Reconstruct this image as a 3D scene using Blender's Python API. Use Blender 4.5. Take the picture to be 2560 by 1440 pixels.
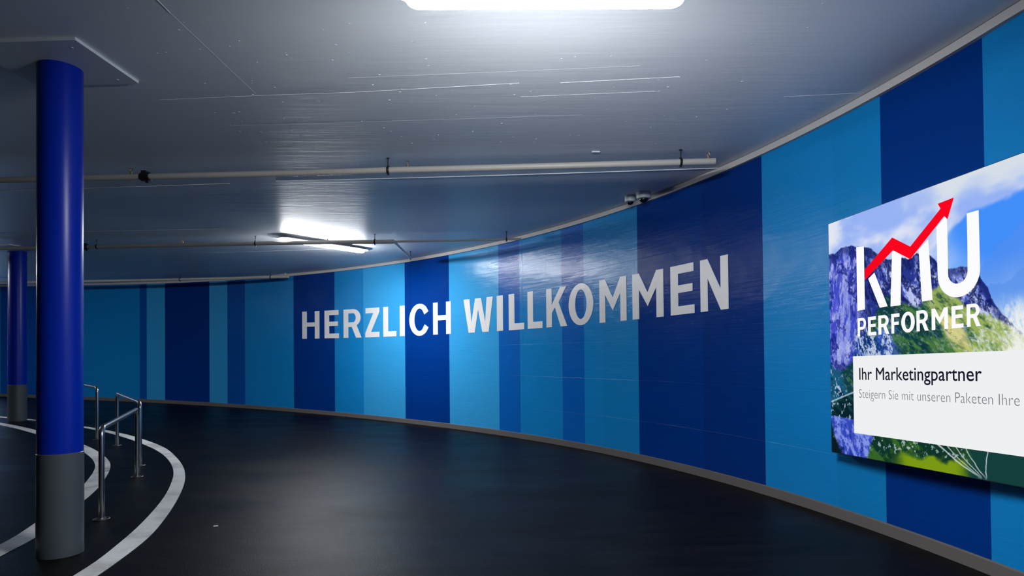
import bpy, bmesh, math, random
import numpy as np
from mathutils import Matrix, Vector

for o in list(bpy.data.objects):
    bpy.data.objects.remove(o, do_unlink=True)
scene = bpy.context.scene
COL = scene.collection

# ------------------------------------------------------------------ camera, world, exposure
cam_data = bpy.data.cameras.new('camera')
cam_data.sensor_fit = 'HORIZONTAL'
cam_data.sensor_width = 36.0
cam_data.lens = 1550.0 * 36.0 / 2560.0
cam_data.shift_y = 0.060176
cam_data.clip_start = 0.05
cam_data.clip_end = 200
cam = bpy.data.objects.new('camera', cam_data)
COL.objects.link(cam)
_r, _u, _f = (0.999961, 0.000111, -0.008779), (0.00878, -0.012629, 0.999882), (0.0, 0.99992, 0.01263)
cam.matrix_world = Matrix(((_r[0], _u[0], -_f[0], 0.0), (_r[1], _u[1], -_f[1], 0.0),
                           (_r[2], _u[2], -_f[2], 1.35), (0, 0, 0, 1)))
scene.camera = cam

world = bpy.data.worlds.new('world')
scene.world = world
world.use_nodes = True
world.node_tree.nodes['Background'].inputs['Color'].default_value = (0.35, 0.5, 1.0, 1)
world.node_tree.nodes['Background'].inputs['Strength'].default_value = 0.002

vs = scene.view_settings
vs.view_transform = 'Standard'
vs.look = 'None'
vs.exposure = 0.0
vs.gamma = 1.0
vs.use_curve_mapping = False

LAMP = 252.0            # radiance of the luminaire diffusers
H_WALL = 3.290          # underside of the ledge on top of the painted wall
H_CEIL = 3.353
KERB = 0.09


def ramp(x):
    """the garage floor and ceiling climb gently to the left"""
    t = (-2.035 - x) / 1.5
    return 0.02366 * 1.5 * (t if t > 30 else math.log1p(math.exp(t)))


# ------------------------------------------------------------------ materials
def srgb(r, g, b):
    def f(c):
        c /= 255.0
        return c / 12.92 if c <= 0.04045 else ((c + 0.055) / 1.055) ** 2.4
    return (f(r), f(g), f(b), 1.0)


def principled(name, color, rough=0.5, metal=0.0, spec=0.5, coat=0.0, coat_rough=0.1):
    m = bpy.data.materials.new(name)
    m.use_nodes = True
    b = m.node_tree.nodes['Principled BSDF']
    b.inputs['Base Color'].default_value = color
    b.inputs['Roughness'].default_value = rough
    b.inputs['Metallic'].default_value = metal
    b.inputs['Specular IOR Level'].default_value = spec
    b.inputs['Coat Weight'].default_value = coat
    b.inputs['Coat Roughness'].default_value = coat_rough
    return m, m.node_tree, b


def emissive(name, color, strength=1.0):
    m = bpy.data.materials.new(name)
    m.use_nodes = True
    nt = m.node_tree
    nt.nodes.remove(nt.nodes['Principled BSDF'])
    e = nt.nodes.new('ShaderNodeEmission')
    e.inputs['Color'].default_value = color
    e.inputs['Strength'].default_value = strength
    nt.links.new(e.outputs[0], nt.nodes['Material Output'].inputs[0])
    return m


def node(nt, kind, **kw):
    n = nt.nodes.new(kind)
    for k, v in kw.items():
        if k in n.inputs:
            n.inputs[k].default_value = v
        else:
            setattr(n, k, v)
    return n


def coords(nt, out, scale):
    tc = nt.nodes.new('ShaderNodeTexCoord')
    mp = nt.nodes.new('ShaderNodeMapping')
    mp.inputs['Scale'].default_value = scale
    nt.links.new(tc.outputs[out], mp.inputs['Vector'])
    return mp.outputs['Vector']


def bump_chain(nt, bsdf, layers):
    """layers: list of (height socket, strength, distance)"""
    prev = None
    for sock, st, dist in layers:
        bp = node(nt, 'ShaderNodeBump', Strength=st, Distance=dist)
        nt.links.new(sock, bp.inputs['Height'])
        if prev is not None:
            nt.links.new(prev, bp.inputs['Normal'])
        prev = bp.outputs['Normal']
    nt.links.new(prev, bsdf.inputs['Normal'])


def noise(nt, vec, scale, detail=4.0, rough=0.5):
    n = node(nt, 'ShaderNodeTexNoise', Scale=scale, Detail=detail, Roughness=rough)
    nt.links.new(vec, n.inputs['Vector'])
    return n.outputs['Fac']


def map_range(nt, sock, a, b, c, d):
    n = nt.nodes.new('ShaderNodeMapRange')
    n.inputs['From Min'].default_value = a
    n.inputs['From Max'].default_value = b
    n.inputs['To Min'].default_value = c
    n.inputs['To Max'].default_value = d
    nt.links.new(sock, n.inputs['Value'])
    return n.outputs['Result']


def wall_paint(name, color, spec):
    """gloss paint over board-marked concrete; UV is metres along / up the wall"""
    m, nt, b = principled(name, color, rough=0.22, spec=spec)
    streak = noise(nt, coords(nt, 'UV', (0.8, 14.0, 1.0)), 2.0, 5.0, 0.6)
    wave = noise(nt, coords(nt, 'UV', (1.0, 1.6, 1.0)), 1.1, 3.0, 0.5)
    pits = noise(nt, coords(nt, 'UV', (1.0, 1.6, 1.0)), 26.0, 2.0, 0.5)
    pit = map_range(nt, pits, 0.60, 0.72, 0.0, 1.0)
    br = node(nt, 'ShaderNodeTexBrick', Scale=1.0)
    br.inputs['Mortar Size'].default_value = 0.0035
    br.inputs['Mortar Smooth'].default_value = 0.4
    br.inputs['Brick Width'].default_value = 3.1
    br.inputs['Row Height'].default_value = 0.52
    br.offset = 0.35
    nt.links.new(coords(nt, 'UV', (1.0, 1.0, 1.0)), br.inputs['Vector'])
    bump_chain(nt, b, [(streak, 0.20, 0.010), (wave, 0.3, 0.05), (pit, 0.10, 0.006), (br.outputs['Fac'], 0.35, 0.006)])
    rr = map_range(nt, wave, 0.3, 0.7, 0.18, 0.26)
    nt.links.new(rr, b.inputs['Roughness'])
    return m


M = {}
M['light'] = wall_paint('paint_light_blue', (0.006, 0.235, 0.60, 1), 0.15)
M['light2'] = wall_paint('paint_sky_blue', (0.035, 0.345, 0.71, 1), 0.15)
M['teal'] = wall_paint('paint_teal_blue', (0.005, 0.225, 0.56, 1), 0.15)
M['mid'] = wall_paint('paint_mid_blue', (0.003, 0.125, 0.50, 1), 0.1)
M['deep'] = wall_paint('paint_royal_blue', (0.002, 0.085, 0.38, 1), 0.08)
M['dark'] = wall_paint('paint_navy_blue', (0.0005, 0.036, 0.235, 1), 0.045)
M['dark2'] = wall_paint('paint_ink_blue', (0.001, 0.030, 0.200, 1), 0.045)

M['letter'], nt, b = principled('paint_off_white', (0.86, 0.83, 0.81, 1), rough=0.34, spec=0.3)
bump_chain(nt, b, [(noise(nt, coords(nt, 'Object', (1.5, 1.5, 12.0)), 2.0, 4.0), 0.15, 0.01)])

# ceiling: blue-grey painted concrete with formwork streaks and paint blobs
M['ceiling'], nt, b = principled('paint_grey_ceiling', (0.80, 0.835, 0.87, 1), rough=0.42, spec=0.32)
st = noise(nt, coords(nt, 'Object', (0.5, 7.0, 1.0)), 1.6, 5.0, 0.6)
vo = node(nt, 'ShaderNodeTexVoronoi', Scale=3.2)
nt.links.new(coords(nt, 'Object', (1.0, 1.0, 0.0)), vo.inputs['Vector'])
blob = map_range(nt, vo.outputs['Distance'], 0.0, 0.045, 1.0, 0.0)
fine = noise(nt, coords(nt, 'Object', (1.0, 3.0, 1.0)), 6.0, 3.0, 0.5)
bump_chain(nt, b, [(st, 0.32, 0.012), (fine, 0.12, 0.01), (blob, 0.5, 0.006)])
M['ceiling_plate'], nt, b = principled('paint_grey_plate', (0.62, 0.65, 0.68, 1), rough=0.40, spec=0.5)
bump_chain(nt, b, [(noise(nt, coords(nt, 'Object', (2.0, 2.0, 2.0)), 8.0), 0.1, 0.005)])

# floor: almost black worn asphalt coating
M['floor'], nt, b = principled('asphalt_black', (0.012, 0.013, 0.016, 1), rough=0.5, spec=0.055)
big = noise(nt, coords(nt, 'Object', (0.35, 0.8, 1.0)), 1.6, 5.0, 0.62)
grain = noise(nt, coords(nt, 'Object', (1.0, 1.0, 1.0)), 95.0, 3.0, 0.7)
streak = noise(nt, coords(nt, 'Object', (0.5, 3.2, 1.0)), 2.4, 4.0, 0.6)
nt.links.new(map_range(nt, big, 0.30, 0.70, 0.34, 0.48), b.inputs['Roughness'])
ramp_c = nt.nodes.new('ShaderNodeValToRGB')
ramp_c.color_ramp.elements[0].color = (0.0014, 0.0016, 0.0019, 1)
ramp_c.color_ramp.elements[1].color = (0.0050, 0.0050, 0.0054, 1)
ramp_c.color_ramp.elements[0].position = 0.35
ramp_c.color_ramp.elements[1].position = 0.72
nt.links.new(streak, ramp_c.inputs['Fac'])
nt.links.new(ramp_c.outputs['Color'], b.inputs['Base Color'])
bump_chain(nt, b, [(big, 0.15, 0.03), (grain, 0.32, 0.006)])

M['line'], nt, b = principled('road_paint_white', (0.50, 0.50, 0.49, 1), rough=0.6, spec=0.3)
rc = nt.nodes.new('ShaderNodeValToRGB')
rc.color_ramp.elements[0].color = (0.36, 0.35, 0.34, 1)
rc.color_ramp.elements[1].color = (0.70, 0.70, 0.69, 1)
rc.color_ramp.elements[0].position = 0.3
rc.color_ramp.elements[1].position = 0.55
nt.links.new(noise(nt, coords(nt, 'Object', (1, 1, 1)), 2.2, 6.0, 0.7), rc.inputs['Fac'])
nt.links.new(rc.outputs['Color'], b.inputs['Base Color'])

M['kerb'], nt, b = principled('kerb_grey_brown', (0.13, 0.112, 0.104, 1), rough=0.75, spec=0.25)
bump_chain(nt, b, [(noise(nt, coords(nt, 'Object', (1, 1, 1)), 30.0), 0.2, 0.004)])
M['ledge'], nt, b = principled('ledge_warm_grey', (0.55, 0.53, 0.52, 1), rough=0.7, spec=0.25)
bump_chain(nt, b, [(noise(nt, coords(nt, 'Object', (1, 1, 1)), 20.0), 0.1, 0.004)])

M['col_blue'], nt, b = principled('column_gloss_blue', (0.001, 0.018, 0.31, 1), rough=0.32, spec=0.22)
bump_chain(nt, b, [(noise(nt, coords(nt, 'Object', (1, 1, 0.25)), 2.6, 2.0), 0.12, 0.03)])
M['col_grey'], nt, b = principled('column_grey', (0.062, 0.072, 0.080, 1), rough=0.36, spec=0.4)
bump_chain(nt, b, [(noise(nt, coords(nt, 'Object', (1, 1, 0.5)), 5.0, 3.0), 0.1, 0.02)])

M['pipe'], nt, b = principled('pipe_cream_paint', (0.48, 0.45, 0.41, 1), rough=0.4, spec=0.4)
bump_chain(nt, b, [(noise(nt, coords(nt, 'Object', (1, 1, 1)), 12.0), 0.05, 0.003)])
M['dark_metal'], nt, b = principled('dark_metal', (0.012, 0.012, 0.013, 1), rough=0.5, metal=0.3)
bump_chain(nt, b, [(noise(nt, coords(nt, 'Object', (1, 1, 1)), 60.0), 0.1, 0.002)])
M['brass'], nt, b = principled('brass', (0.45, 0.33, 0.17, 1), rough=0.35, metal=0.9)
bump_chain(nt, b, [(noise(nt, coords(nt, 'Object', (1, 1, 1)), 60.0), 0.05, 0.002)])
M['steel'], nt, b = principled('brushed_steel', (0.55, 0.52, 0.49, 1), rough=0.26, metal=1.0)
bump_chain(nt, b, [(noise(nt, coords(nt, 'Object', (60, 60, 3)), 4.0), 0.05, 0.001)])
M['flange'], nt, b = principled('dull_steel', (0.16, 0.155, 0.15, 1), rough=0.42, metal=0.9)
bump_chain(nt, b, [(noise(nt, coords(nt, 'Object', (1, 1, 1)), 60.0), 0.1, 0.001)])
M['cam_grey'], nt, b = principled('camera_housing_grey', (0.55, 0.57, 0.59, 1), rough=0.4)
bump_chain(nt, b, [(noise(nt, coords(nt, 'Object', (1, 1, 1)), 60.0), 0.03, 0.001)])
M['dome'], nt, b = principled('smoked_dome', (0.004, 0.004, 0.006, 1), rough=0.06, spec=0.6)
M['lamp_body'], nt, b = principled('lamp_body_white', (0.7, 0.7, 0.7, 1), rough=0.4)
M['lamp'] = emissive('lamp_diffuser', (0.92, 0.96, 1.0, 1), LAMP)
M['panel_body'], nt, b = principled('panel_frame_black', (0.01, 0.01, 0.012, 1), rough=0.4)
M['scrap'], nt, b = principled('paper_scrap', (0.5, 0.47, 0.42, 1), rough=0.8)
M['shadow_wall'], nt, b = principled('concrete_dark', (0.10, 0.11, 0.12, 1), rough=0.8)

CARD_W = emissive('screen_white', srgb(238, 240, 241), 1.0)
LOGO_W = emissive('screen_logo_white', srgb(252, 252, 254), 1.0)
RED = emissive('screen_red', srgb(252, 5, 30), 1.0)
INK = emissive('screen_ink', srgb(24, 24, 44), 1.0)
GREY_INK = emissive('screen_grey_ink', srgb(120, 124, 134), 1.0)


# ------------------------------------------------------------------ object helpers
def link(name, mesh, mat, parent=None):
    o = bpy.data.objects.new(name, mesh)
    COL.objects.link(o)
    mats = mat if isinstance(mat, (list, tuple)) else [mat]
    for m in mats:
        mesh.materials.append(m)
    if parent is not None:
        o.parent = parent
    return o


def from_bm(name, bm, mat, parent=None, smooth=True, angle=35):
    me = bpy.data.meshes.new(name)
    bmesh.ops.recalc_face_normals(bm, faces=bm.faces)
    bm.to_mesh(me)
    bm.free()
    if smooth:
        me.polygons.foreach_set('use_smooth', [True] * len(me.polygons))
        try:
            me.set_sharp_from_angle(angle=math.radians(angle))
        except Exception:
            pass
    return link(name, me, mat, parent)


def thing(name, label, cat, loc, rotz=0.0, group=None):
    o = bpy.data.objects.new(name, None)
    o.empty_display_size = 0.1
    COL.objects.link(o)
    o.location = loc
    o.rotation_euler = (0, 0, rotz)
    o['label'] = label
    o['category'] = cat
    if group:
        o['group'] = group
    return o


def tag(o, label, cat, group=None):
    o['label'] = label
    o['category'] = cat
    if group:
        o['group'] = group
    return o


def structure(o):
    o['kind'] = 'structure'
    return o


def add_box(bm, c, s, rotz=0.0, bevel=0.0):
    r = bmesh.ops.create_cube(bm, size=1.0)
    vs_ = r['verts']
    bmesh.ops.scale(bm, vec=s, verts=vs_)
    if bevel:
        es = list({e for v in vs_ for e in v.link_edges})
        rr = bmesh.ops.bevel(bm, geom=es, offset=bevel, segments=2, affect='EDGES', profile=0.5)
        vs_ = list({v for f in rr['faces'] for v in f.verts} | {v for v in vs_ if v.is_valid})
    bmesh.ops.rotate(bm, cent=(0, 0, 0), matrix=Matrix.Rotation(rotz, 3, 'Z'), verts=vs_)
    bmesh.ops.translate(bm, vec=c, verts=vs_)


def add_lathe(bm, profile, seg=32, c=(0, 0, 0), axis='Z'):
    """profile: list of (radius, z)"""
    rings = []
    for r, z in profile:
        if r < 1e-6:
            rings.append([bm.verts.new((0, 0, z))])
        else:
            rings.append([bm.verts.new((r * math.cos(2 * math.pi * i / seg), r * math.sin(2 * math.pi * i / seg), z))
                          for i in range(seg)])
    for a, b_ in zip(rings[:-1], rings[1:]):
        for i in range(seg):
            j = (i + 1) % seg
            if len(a) == 1 and len(b_) == 1:
                continue
            if len(a) == 1:
                bm.faces.new((a[0], b_[j], b_[i]))
            elif len(b_) == 1:
                bm.faces.new((a[i], a[j], b_[0]))
            else:
                bm.faces.new((a[i], a[j], b_[j], b_[i]))
    vs_ = [v for r in rings for v in r]
    bmesh.ops.translate(bm, vec=c, verts=vs_)


def add_tube(bm, pts, r, seg=12, cap=True):
    pts = [Vector(p) for p in pts]
    n = len(pts)
    tang = []
    for i in range(n):
        a = pts[max(0, i - 1)]
        b_ = pts[min(n - 1, i + 1)]
        tang.append((b_ - a).normalized())
    ref = Vector((0, 0, 1))
    if abs(tang[0].dot(ref)) > 0.9:
        ref = Vector((1, 0, 0))
    x = tang[0].cross(ref).normalized()
    rings = []
    for i in range(n):
        x = (x - tang[i] * x.dot(tang[i])).normalized()
        y = tang[i].cross(x)
        rr = r[i] if isinstance(r, (list, tuple)) else r
        rings.append([bm.verts.new(pts[i] + (x * math.cos(2 * math.pi * k / seg) + y * math.sin(2 * math.pi * k / seg)) * rr)
                      for k in range(seg)])
    for a, b_ in zip(rings[:-1], rings[1:]):
        for k in range(seg):
            j = (k + 1) % seg
            bm.faces.new((a[k], a[j], b_[j], b_[k]))
    if cap:
        bm.faces.new(list(reversed(rings[0])))
        bm.faces.new(rings[-1])


def catmull(pts, step=0.12, closed=False):
    pts = [np.array(p, float) for p in pts]
    n = len(pts)
    out = []
    rng = range(n) if closed else range(n - 1)
    for i in rng:
        if closed:
            p0, p1, p2, p3 = pts[(i - 1) % n], pts[i], pts[(i + 1) % n], pts[(i + 2) % n]
        else:
            p1, p2 = pts[i], pts[i + 1]
            p0 = pts[i - 1] if i > 0 else 2 * p1 - p2
            p3 = pts[i + 2] if i + 2 < n else 2 * p2 - p1
        d01, d12, d23 = [max(1e-4, np.linalg.norm(b_ - a) ** 0.5) for a, b_ in ((p0, p1), (p1, p2), (p2, p3))]
        m1 = (p2 - p1) + d12 * ((p1 - p0) / d01 - (p2 - p0) / (d01 + d12))
        m2 = (p2 - p1) + d12 * ((p3 - p2) / d23 - (p3 - p1) / (d12 + d23))
        k = max(1, int(np.linalg.norm(p2 - p1) / step + 0.5))
        for q in range(k):
            t = q / k
            out.append((2 * t ** 3 - 3 * t ** 2 + 1) * p1 + (t ** 3 - 2 * t ** 2 + t) * m1
                       + (-2 * t ** 3 + 3 * t ** 2) * p2 + (t ** 3 - t ** 2) * m2)
    if not closed:
        out.append(pts[-1])
    return out


# ------------------------------------------------------------------ the curved outer wall
WALL = [(-15.318, 18.578), (-14.307, 18.328), (-13.165, 18.056), (-12.116, 17.796), (-11.073, 17.512), (-10.390, 17.306),
        (-10.151, 17.229), (-9.524, 17.015), (-8.740, 16.720), (-8.012, 16.417), (-7.409, 16.143), (-6.830, 15.860),
        (-6.055, 15.448), (-5.278, 14.994), (-4.673, 14.612), (-4.057, 14.194), (-3.258, 13.607), (-2.732, 13.189),
        (-2.195, 12.733), (-2.042, 12.598), (-1.600, 12.190), (-1.190, 11.789), (-0.686, 11.260), (-0.226, 10.737),
        (0.134, 10.295), (0.465, 9.859), (0.765, 9.433), (1.050, 8.999), (1.269, 8.640), (1.460, 8.305), (1.629, 7.988),
        (1.902, 7.427), (2.129, 6.899), (2.306, 6.433), (2.446, 6.016), (2.580, 5.558), (2.683, 5.144), (2.739, 4.888),
        (2.786, 4.645), (2.837, 4.346), (2.879, 4.051), (2.909, 3.791), (2.928, 3.589)]
# colour of the stripe that starts at each wall point
STRIPE = ['deep', 'deep', 'light', 'light', 'light', 'deep', 'light2', 'dark', 'dark', 'light2', 'deep', 'light', 'light',
          'dark', 'dark', 'light', 'light2', 'light2', 'dark', 'dark', 'dark', 'light2', 'light2', 'mid', 'light', 'light',
          'mid', 'light', 'teal', 'teal', 'dark', 'dark', 'dark2', 'dark2', 'light', 'light', 'teal', 'teal', 'dark',
          'dark', 'dark', 'light', 'light']
_cx, _cy, _R = -14.0, 2.0, 17.02
EXTRA = [(3.08, 2.5), (3.235, 1.5), (3.36, 0.5), (3.41, -0.6)]
for a in range(-14, -257, -7):
    rr_ = 17.45 - 0.43 * min(1.0, (-a - 14) / 90.0) - 0.4 * max(0.0, (-a - 150) / 106.0)
    EXTRA.append((_cx + rr_ * math.cos(math.radians(a)), _cy + rr_ * math.sin(math.radians(a))))
EXTRA = [p for p in EXTRA if not (p[0] > -17.5 and p[1] > 15)]
ring = WALL + EXTRA
_cyc = ['light', 'dark', 'light2', 'mid', 'light', 'dark2', 'teal', 'deep']
stripes = STRIPE + [_cyc[(i // 1) % 8] for i in range(len(EXTRA))]

wp, wcol = [], []          # dense points and the stripe colour of the following quad
dense = {}
n_ring = len(ring)
for i in range(n_ring):
    seg = catmull([ring[(i - 1) % n_ring], ring[i], ring[(i + 1) % n_ring], ring[(i + 2) % n_ring]], step=0.12)
    # only the middle span is kept
    k0 = min(range(len(seg)), key=lambda q: (seg[q][0] - ring[i][0]) ** 2 + (seg[q][1] - ring[i][1]) ** 2)
    nx = ring[(i + 1) % n_ring]
    k1 = min(range(len(seg)), key=lambda q: (seg[q][0] - nx[0]) ** 2 + (seg[q][1] - nx[1]) ** 2)
    for q in range(k0, k1):
        wp.append((float(seg[q][0]), float(seg[q][1])))
        wcol.append(stripes[i])
NW = len(wp)
ws = [0.0]
for i in range(NW):
    a, b_ = wp[i], wp[(i + 1) % NW]
    ws.append(ws[-1] + math.hypot(b_[0] - a[0], b_[1] - a[1]))


def wall_at(s):
    """point and inward normal at arc length s (0 = far left end of the visible wall)"""
    i = int(np.searchsorted(ws, s, side='right') - 1) % NW
    t = (s - ws[i]) / (ws[i + 1] - ws[i])
    a, b_ = wp[i], wp[(i + 1) % NW]
    x, y = a[0] + (b_[0] - a[0]) * t, a[1] + (b_[1] - a[1]) * t
    dx, dy = b_[0] - a[0], b_[1] - a[1]
    L = math.hypot(dx, dy)
    return x, y, -(-dy / L), -(dx / L)      # inward = right-hand side of travel


def wall_normal(i):
    a, b_ = wp[(i - 1) % NW], wp[(i + 1) % NW]
    dx, dy = b_[0] - a[0], b_[1] - a[1]
    L = math.hypot(dx, dy)
    return dy / L, -dx / L


SLOTS = ['light', 'light2', 'teal', 'mid', 'deep', 'dark', 'dark2']
ROWS = [0.0, 0.8, 1.6, 2.4, H_CEIL]
verts, faces, fm, uvs = [], [], [], []
for i in range(NW):
    for z in ROWS:
        verts.append((wp[i][0], wp[i][1], z + ramp(wp[i][0])))
nr = len(ROWS)
for i in range(NW):
    j = (i + 1) % NW
    for r in range(nr - 1):
        faces.append((i * nr + r, i * nr + r + 1, j * nr + r + 1, j * nr + r))
        fm.append(SLOTS.index(wcol[i]))
        uvs += [(ws[i], ROWS[r]), (ws[i], ROWS[r + 1]), (ws[i + 1], ROWS[r + 1]), (ws[i + 1], ROWS[r])]
me = bpy.data.meshes.new('wall_outer')
me.from_pydata(verts, [], faces)
me.polygons.foreach_set('material_index', fm)
me.polygons.foreach_set('use_smooth', [True] * len(faces))
uvl = me.uv_layers.new(name='UVMap')
uvl.data.foreach_set('uv', [c for p in uvs for c in p])
structure(link('wall_outer', me, [M[s] for s in SLOTS]))


def wall_strip(name, mat, z0, z1, out, chamfer=0.0):
    """a band that follows the wall, standing 'out' in front of it"""
    bm = bmesh.new()
    prof = [(-0.02, z0), (out, z0), (out, z1 - chamfer), (out - chamfer, z1), (-0.02, z1)]
    rings = []
    for i in range(NW):
        nx, ny = wall_normal(i)
        rz = ramp(wp[i][0])
        rings.append([bm.verts.new((wp[i][0] + nx * d, wp[i][1] + ny * d, z + rz)) for d, z in prof])
    for i in range(NW):
        a, b_ = rings[i], rings[(i + 1) % NW]
        for k in range(len(prof)):
            j = (k + 1) % len(prof)
            bm.faces.new((a[k], a[j], b_[j], b_[k]))
    return structure(from_bm(name, bm, mat, angle=30))


wall_strip('baseboard_outer', M['kerb'], 0.0, KERB, 0.018, 0.006)
wall_strip('trim_1', M['ledge'], H_WALL, H_CEIL - 0.004, 0.035)

# a vertical expansion joint strip on the navy stripe and one on the mid blue stripe
def joint_strip(name, s, w, mat):
    bm = bmesh.new()
    cols = []
    for q in (-0.5, 0.5):
        x, y, nx, ny = wall_at(s + q * w)
        rz = ramp(x)
        cols.append([(x + nx * d, y + ny * d, z + rz) for d, z in ((-0.002, KERB), (0.0012, KERB), (0.0012, H_WALL), (-0.002, H_WALL))])
    a = [bm.verts.new(p) for p in cols[0]]
    b_ = [bm.verts.new(p) for p in cols[1]]
    for k in range(4):
        j = (k + 1) % 4
        bm.faces.new((a[k], a[j], b_[j], b_[k]))
    bm.faces.new(a)
    bm.faces.new(list(reversed(b_)))
    return structure(from_bm(name, bm, mat, smooth=False))


joint_strip('trim_2', 15.08 - 0.345, 0.024, M['dark2'])
joint_strip('trim_3', 17.99, 0.02, M['light'])


# ------------------------------------------------------------------ floor and ceiling
def slab(name, mat, z0, z1, step=0.5):
    xs = np.arange(-32.0, 4.01, step)
    y0, y1 = -16.5, 20.5
    bm = bmesh.new()
    cols = []
    for x in xs:
        rz = ramp(x)
        cols.append([bm.verts.new((x, y, z + rz)) for y, z in ((y0, z0), (y1, z0), (y1, z1), (y0, z1))])
    for a, b_ in zip(cols[:-1], cols[1:]):
        for k in range(4):
            j = (k + 1) % 4
            bm.faces.new((a[k], a[j], b_[j], b_[k]))
    bm.faces.new(cols[0])
    bm.faces.new(list(reversed(cols[-1])))
    return structure(from_bm(name, bm, mat, angle=30))


slab('floor', M['floor'], -0.25, 0.0)


def add_ridge(bm, pts, w=0.012, h=0.006, z=H_CEIL):
    """thin fin left by the joints of the formwork boards"""
    for (xa, ya), (xb, yb) in zip(pts[:-1], pts[1:]):
        L = math.hypot(xb - xa, yb - ya)
        nx, ny = -(yb - ya) / L * w / 2, (xb - xa) / L * w / 2
        k = max(1, int(L / 0.5))
        prev = None
        for q in range(k + 1):
            t = q / k
            x, y = xa + (xb - xa) * t, ya + (yb - ya) * t
            zz = z + ramp(x)
            cur = [bm.verts.new((x + nx, y + ny, zz + 0.01)), bm.verts.new((x + nx * .5, y + ny * .5, zz - h)),
                   bm.verts.new((x - nx * .5, y - ny * .5, zz - h)), bm.verts.new((x - nx, y - ny, zz + 0.01))]
            if prev:
                for m_ in range(4):
                    j = (m_ + 1) % 4
                    bm.faces.new((prev[m_], prev[j], cur[j], cur[m_]))
            else:
                bm.faces.new(cur)
            prev = cur
        bm.faces.new(list(reversed(prev)))


bm = bmesh.new()
xs = np.arange(-32.0, 4.01, 0.5)
cols = []
for x in xs:
    rz = ramp(x)
    cols.append([bm.verts.new((x, y, z + rz)) for y, z in ((-16.5, H_CEIL), (20.5, H_CEIL), (20.5, H_CEIL + .3), (-16.5, H_CEIL + .3))])
for a, b_ in zip(cols[:-1], cols[1:]):
    for k in range(4):
        j = (k + 1) % 4
        bm.faces.new((a[k], a[j], b_[j], b_[k]))
bm.faces.new(cols[0])
bm.faces.new(list(reversed(cols[-1])))
for pts, w, h in (([(-9.0, 8.02), (-6.28, 7.60), (-3.25, 7.15)], .014, .006), ([(-2.67, 7.04), (2.28, 6.59)], .014, .008),
                  ([(-9.5, 10.5), (-6.97, 10.09), (-4.24, 9.68)], .014, .007),
                  ([(-2.735, 4.822), (-1.93, 4.733), (-1.195, 4.673), (0.07, 4.52)], .010, .004),
                  ([(0.369, 4.519), (1.225, 4.432)], .009, .005),
                  ([(-1.98, 2.4), (-1.977, 3.59)], .011, .006), ([(-1.977, 3.6), (-1.936, 4.704)], .007, .002),
                  ([(2.129, 4.789), (2.715, 4.727)], .008, .004),
                  ([(-1.16, 4.43), (0.07, 4.33), (0.90, 4.26)], .007, .002), ([(0.08, 4.76), (1.14, 4.67)], .008, .003),
                  ([(-2.4, 5.35), (0.6, 5.12)], .006, .0015), ([(-6.0, 12.1), (-2.6, 11.35)], .010, .004)):
    add_ridge(bm, pts, w * .8, h * (.9 if h > .0055 and w > .013 else .4))
# small blobs and a chip of light paint hanging from the ceiling
rng = random.Random(7)
for _ in range(150):
    x, y = rng.uniform(-2.6, 1.9), rng.uniform(3.4, 5.9)
    s = rng.uniform(0.003, 0.008)
    r_ = bmesh.ops.create_icosphere(bm, subdivisions=1, radius=1.0)
    bmesh.ops.scale(bm, vec=(s * rng.uniform(1, 1.8), s, s * .5), verts=r_['verts'])
    bmesh.ops.translate(bm, vec=(x, y, H_CEIL + ramp(x)), verts=r_['verts'])
add_box(bm, (0.838, 6.04, H_CEIL + ramp(.84) - 0.004), (0.078, 0.014, 0.012))
structure(from_bm('ceiling', bm, M['ceiling'], angle=30))


# ------------------------------------------------------------------ columns
def column(cx, cy, r, label, band, plate):
    z0 = ramp(cx)
    t = thing('column', label, 'column', (cx, cy, z0), group='blue columns with grey feet')
    bm = bmesh.new()
    add_lathe(bm, [(r, band), (r, 1.1), (r, 1.9), (r, 2.6), (r, H_CEIL - 0.02), (r * .98, H_CEIL - 0.001)], 64)
    # overlap seam of the sheet that wraps the column
    o = from_bm('shaft', bm, M['col_blue'], t)
    bm = bmesh.new()
    rb = r + 0.003
    add_lathe(bm, [(0, 0), (rb, 0.0), (rb, 0.3), (rb, band - 0.004), (rb - 0.0035, band), (0, band)], 64)
    f = from_bm('base_band', bm, M['col_grey'], t)
    f['label'] = 'grey painted foot of the column'
    bm = bmesh.new()
    (x0, x1, y0, y1, rot) = plate
    add_box(bm, ((x0 + x1) / 2, (y0 + y1) / 2, H_CEIL - 0.012), (x1 - x0, y1 - y0, 0.026), rot)
    # screw heads under the plate
    for px, py in ((x0 + .1, y0 + .08), (x1 - .1, y0 + .08), (x0 + .1, y1 - .08), (x1 - .1, y1 - .08)):
        add_lathe(bm, [(0, H_CEIL - .0285), (.008, H_CEIL - .0275), (.009, H_CEIL - .025)], 10, (px, py, 0))
    p = from_bm('head_plate', bm, M['ceiling_plate'], t)
    p['label'] = 'grey square plate around the column head'
    return t


column(-3.095, 4.248, 0.1325, 'large blue column nearest the camera, standing on the traffic island beside the rails', 0.692,
       (-0.37, 0.382, -0.365, 0.255, -0.04))
column(-9.775, 12.25, 0.153, 'small distant blue column at the left edge, behind the near column', 0.715,
       (-0.6, 0.6, -0.75, -0.155, -0.2))

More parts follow.
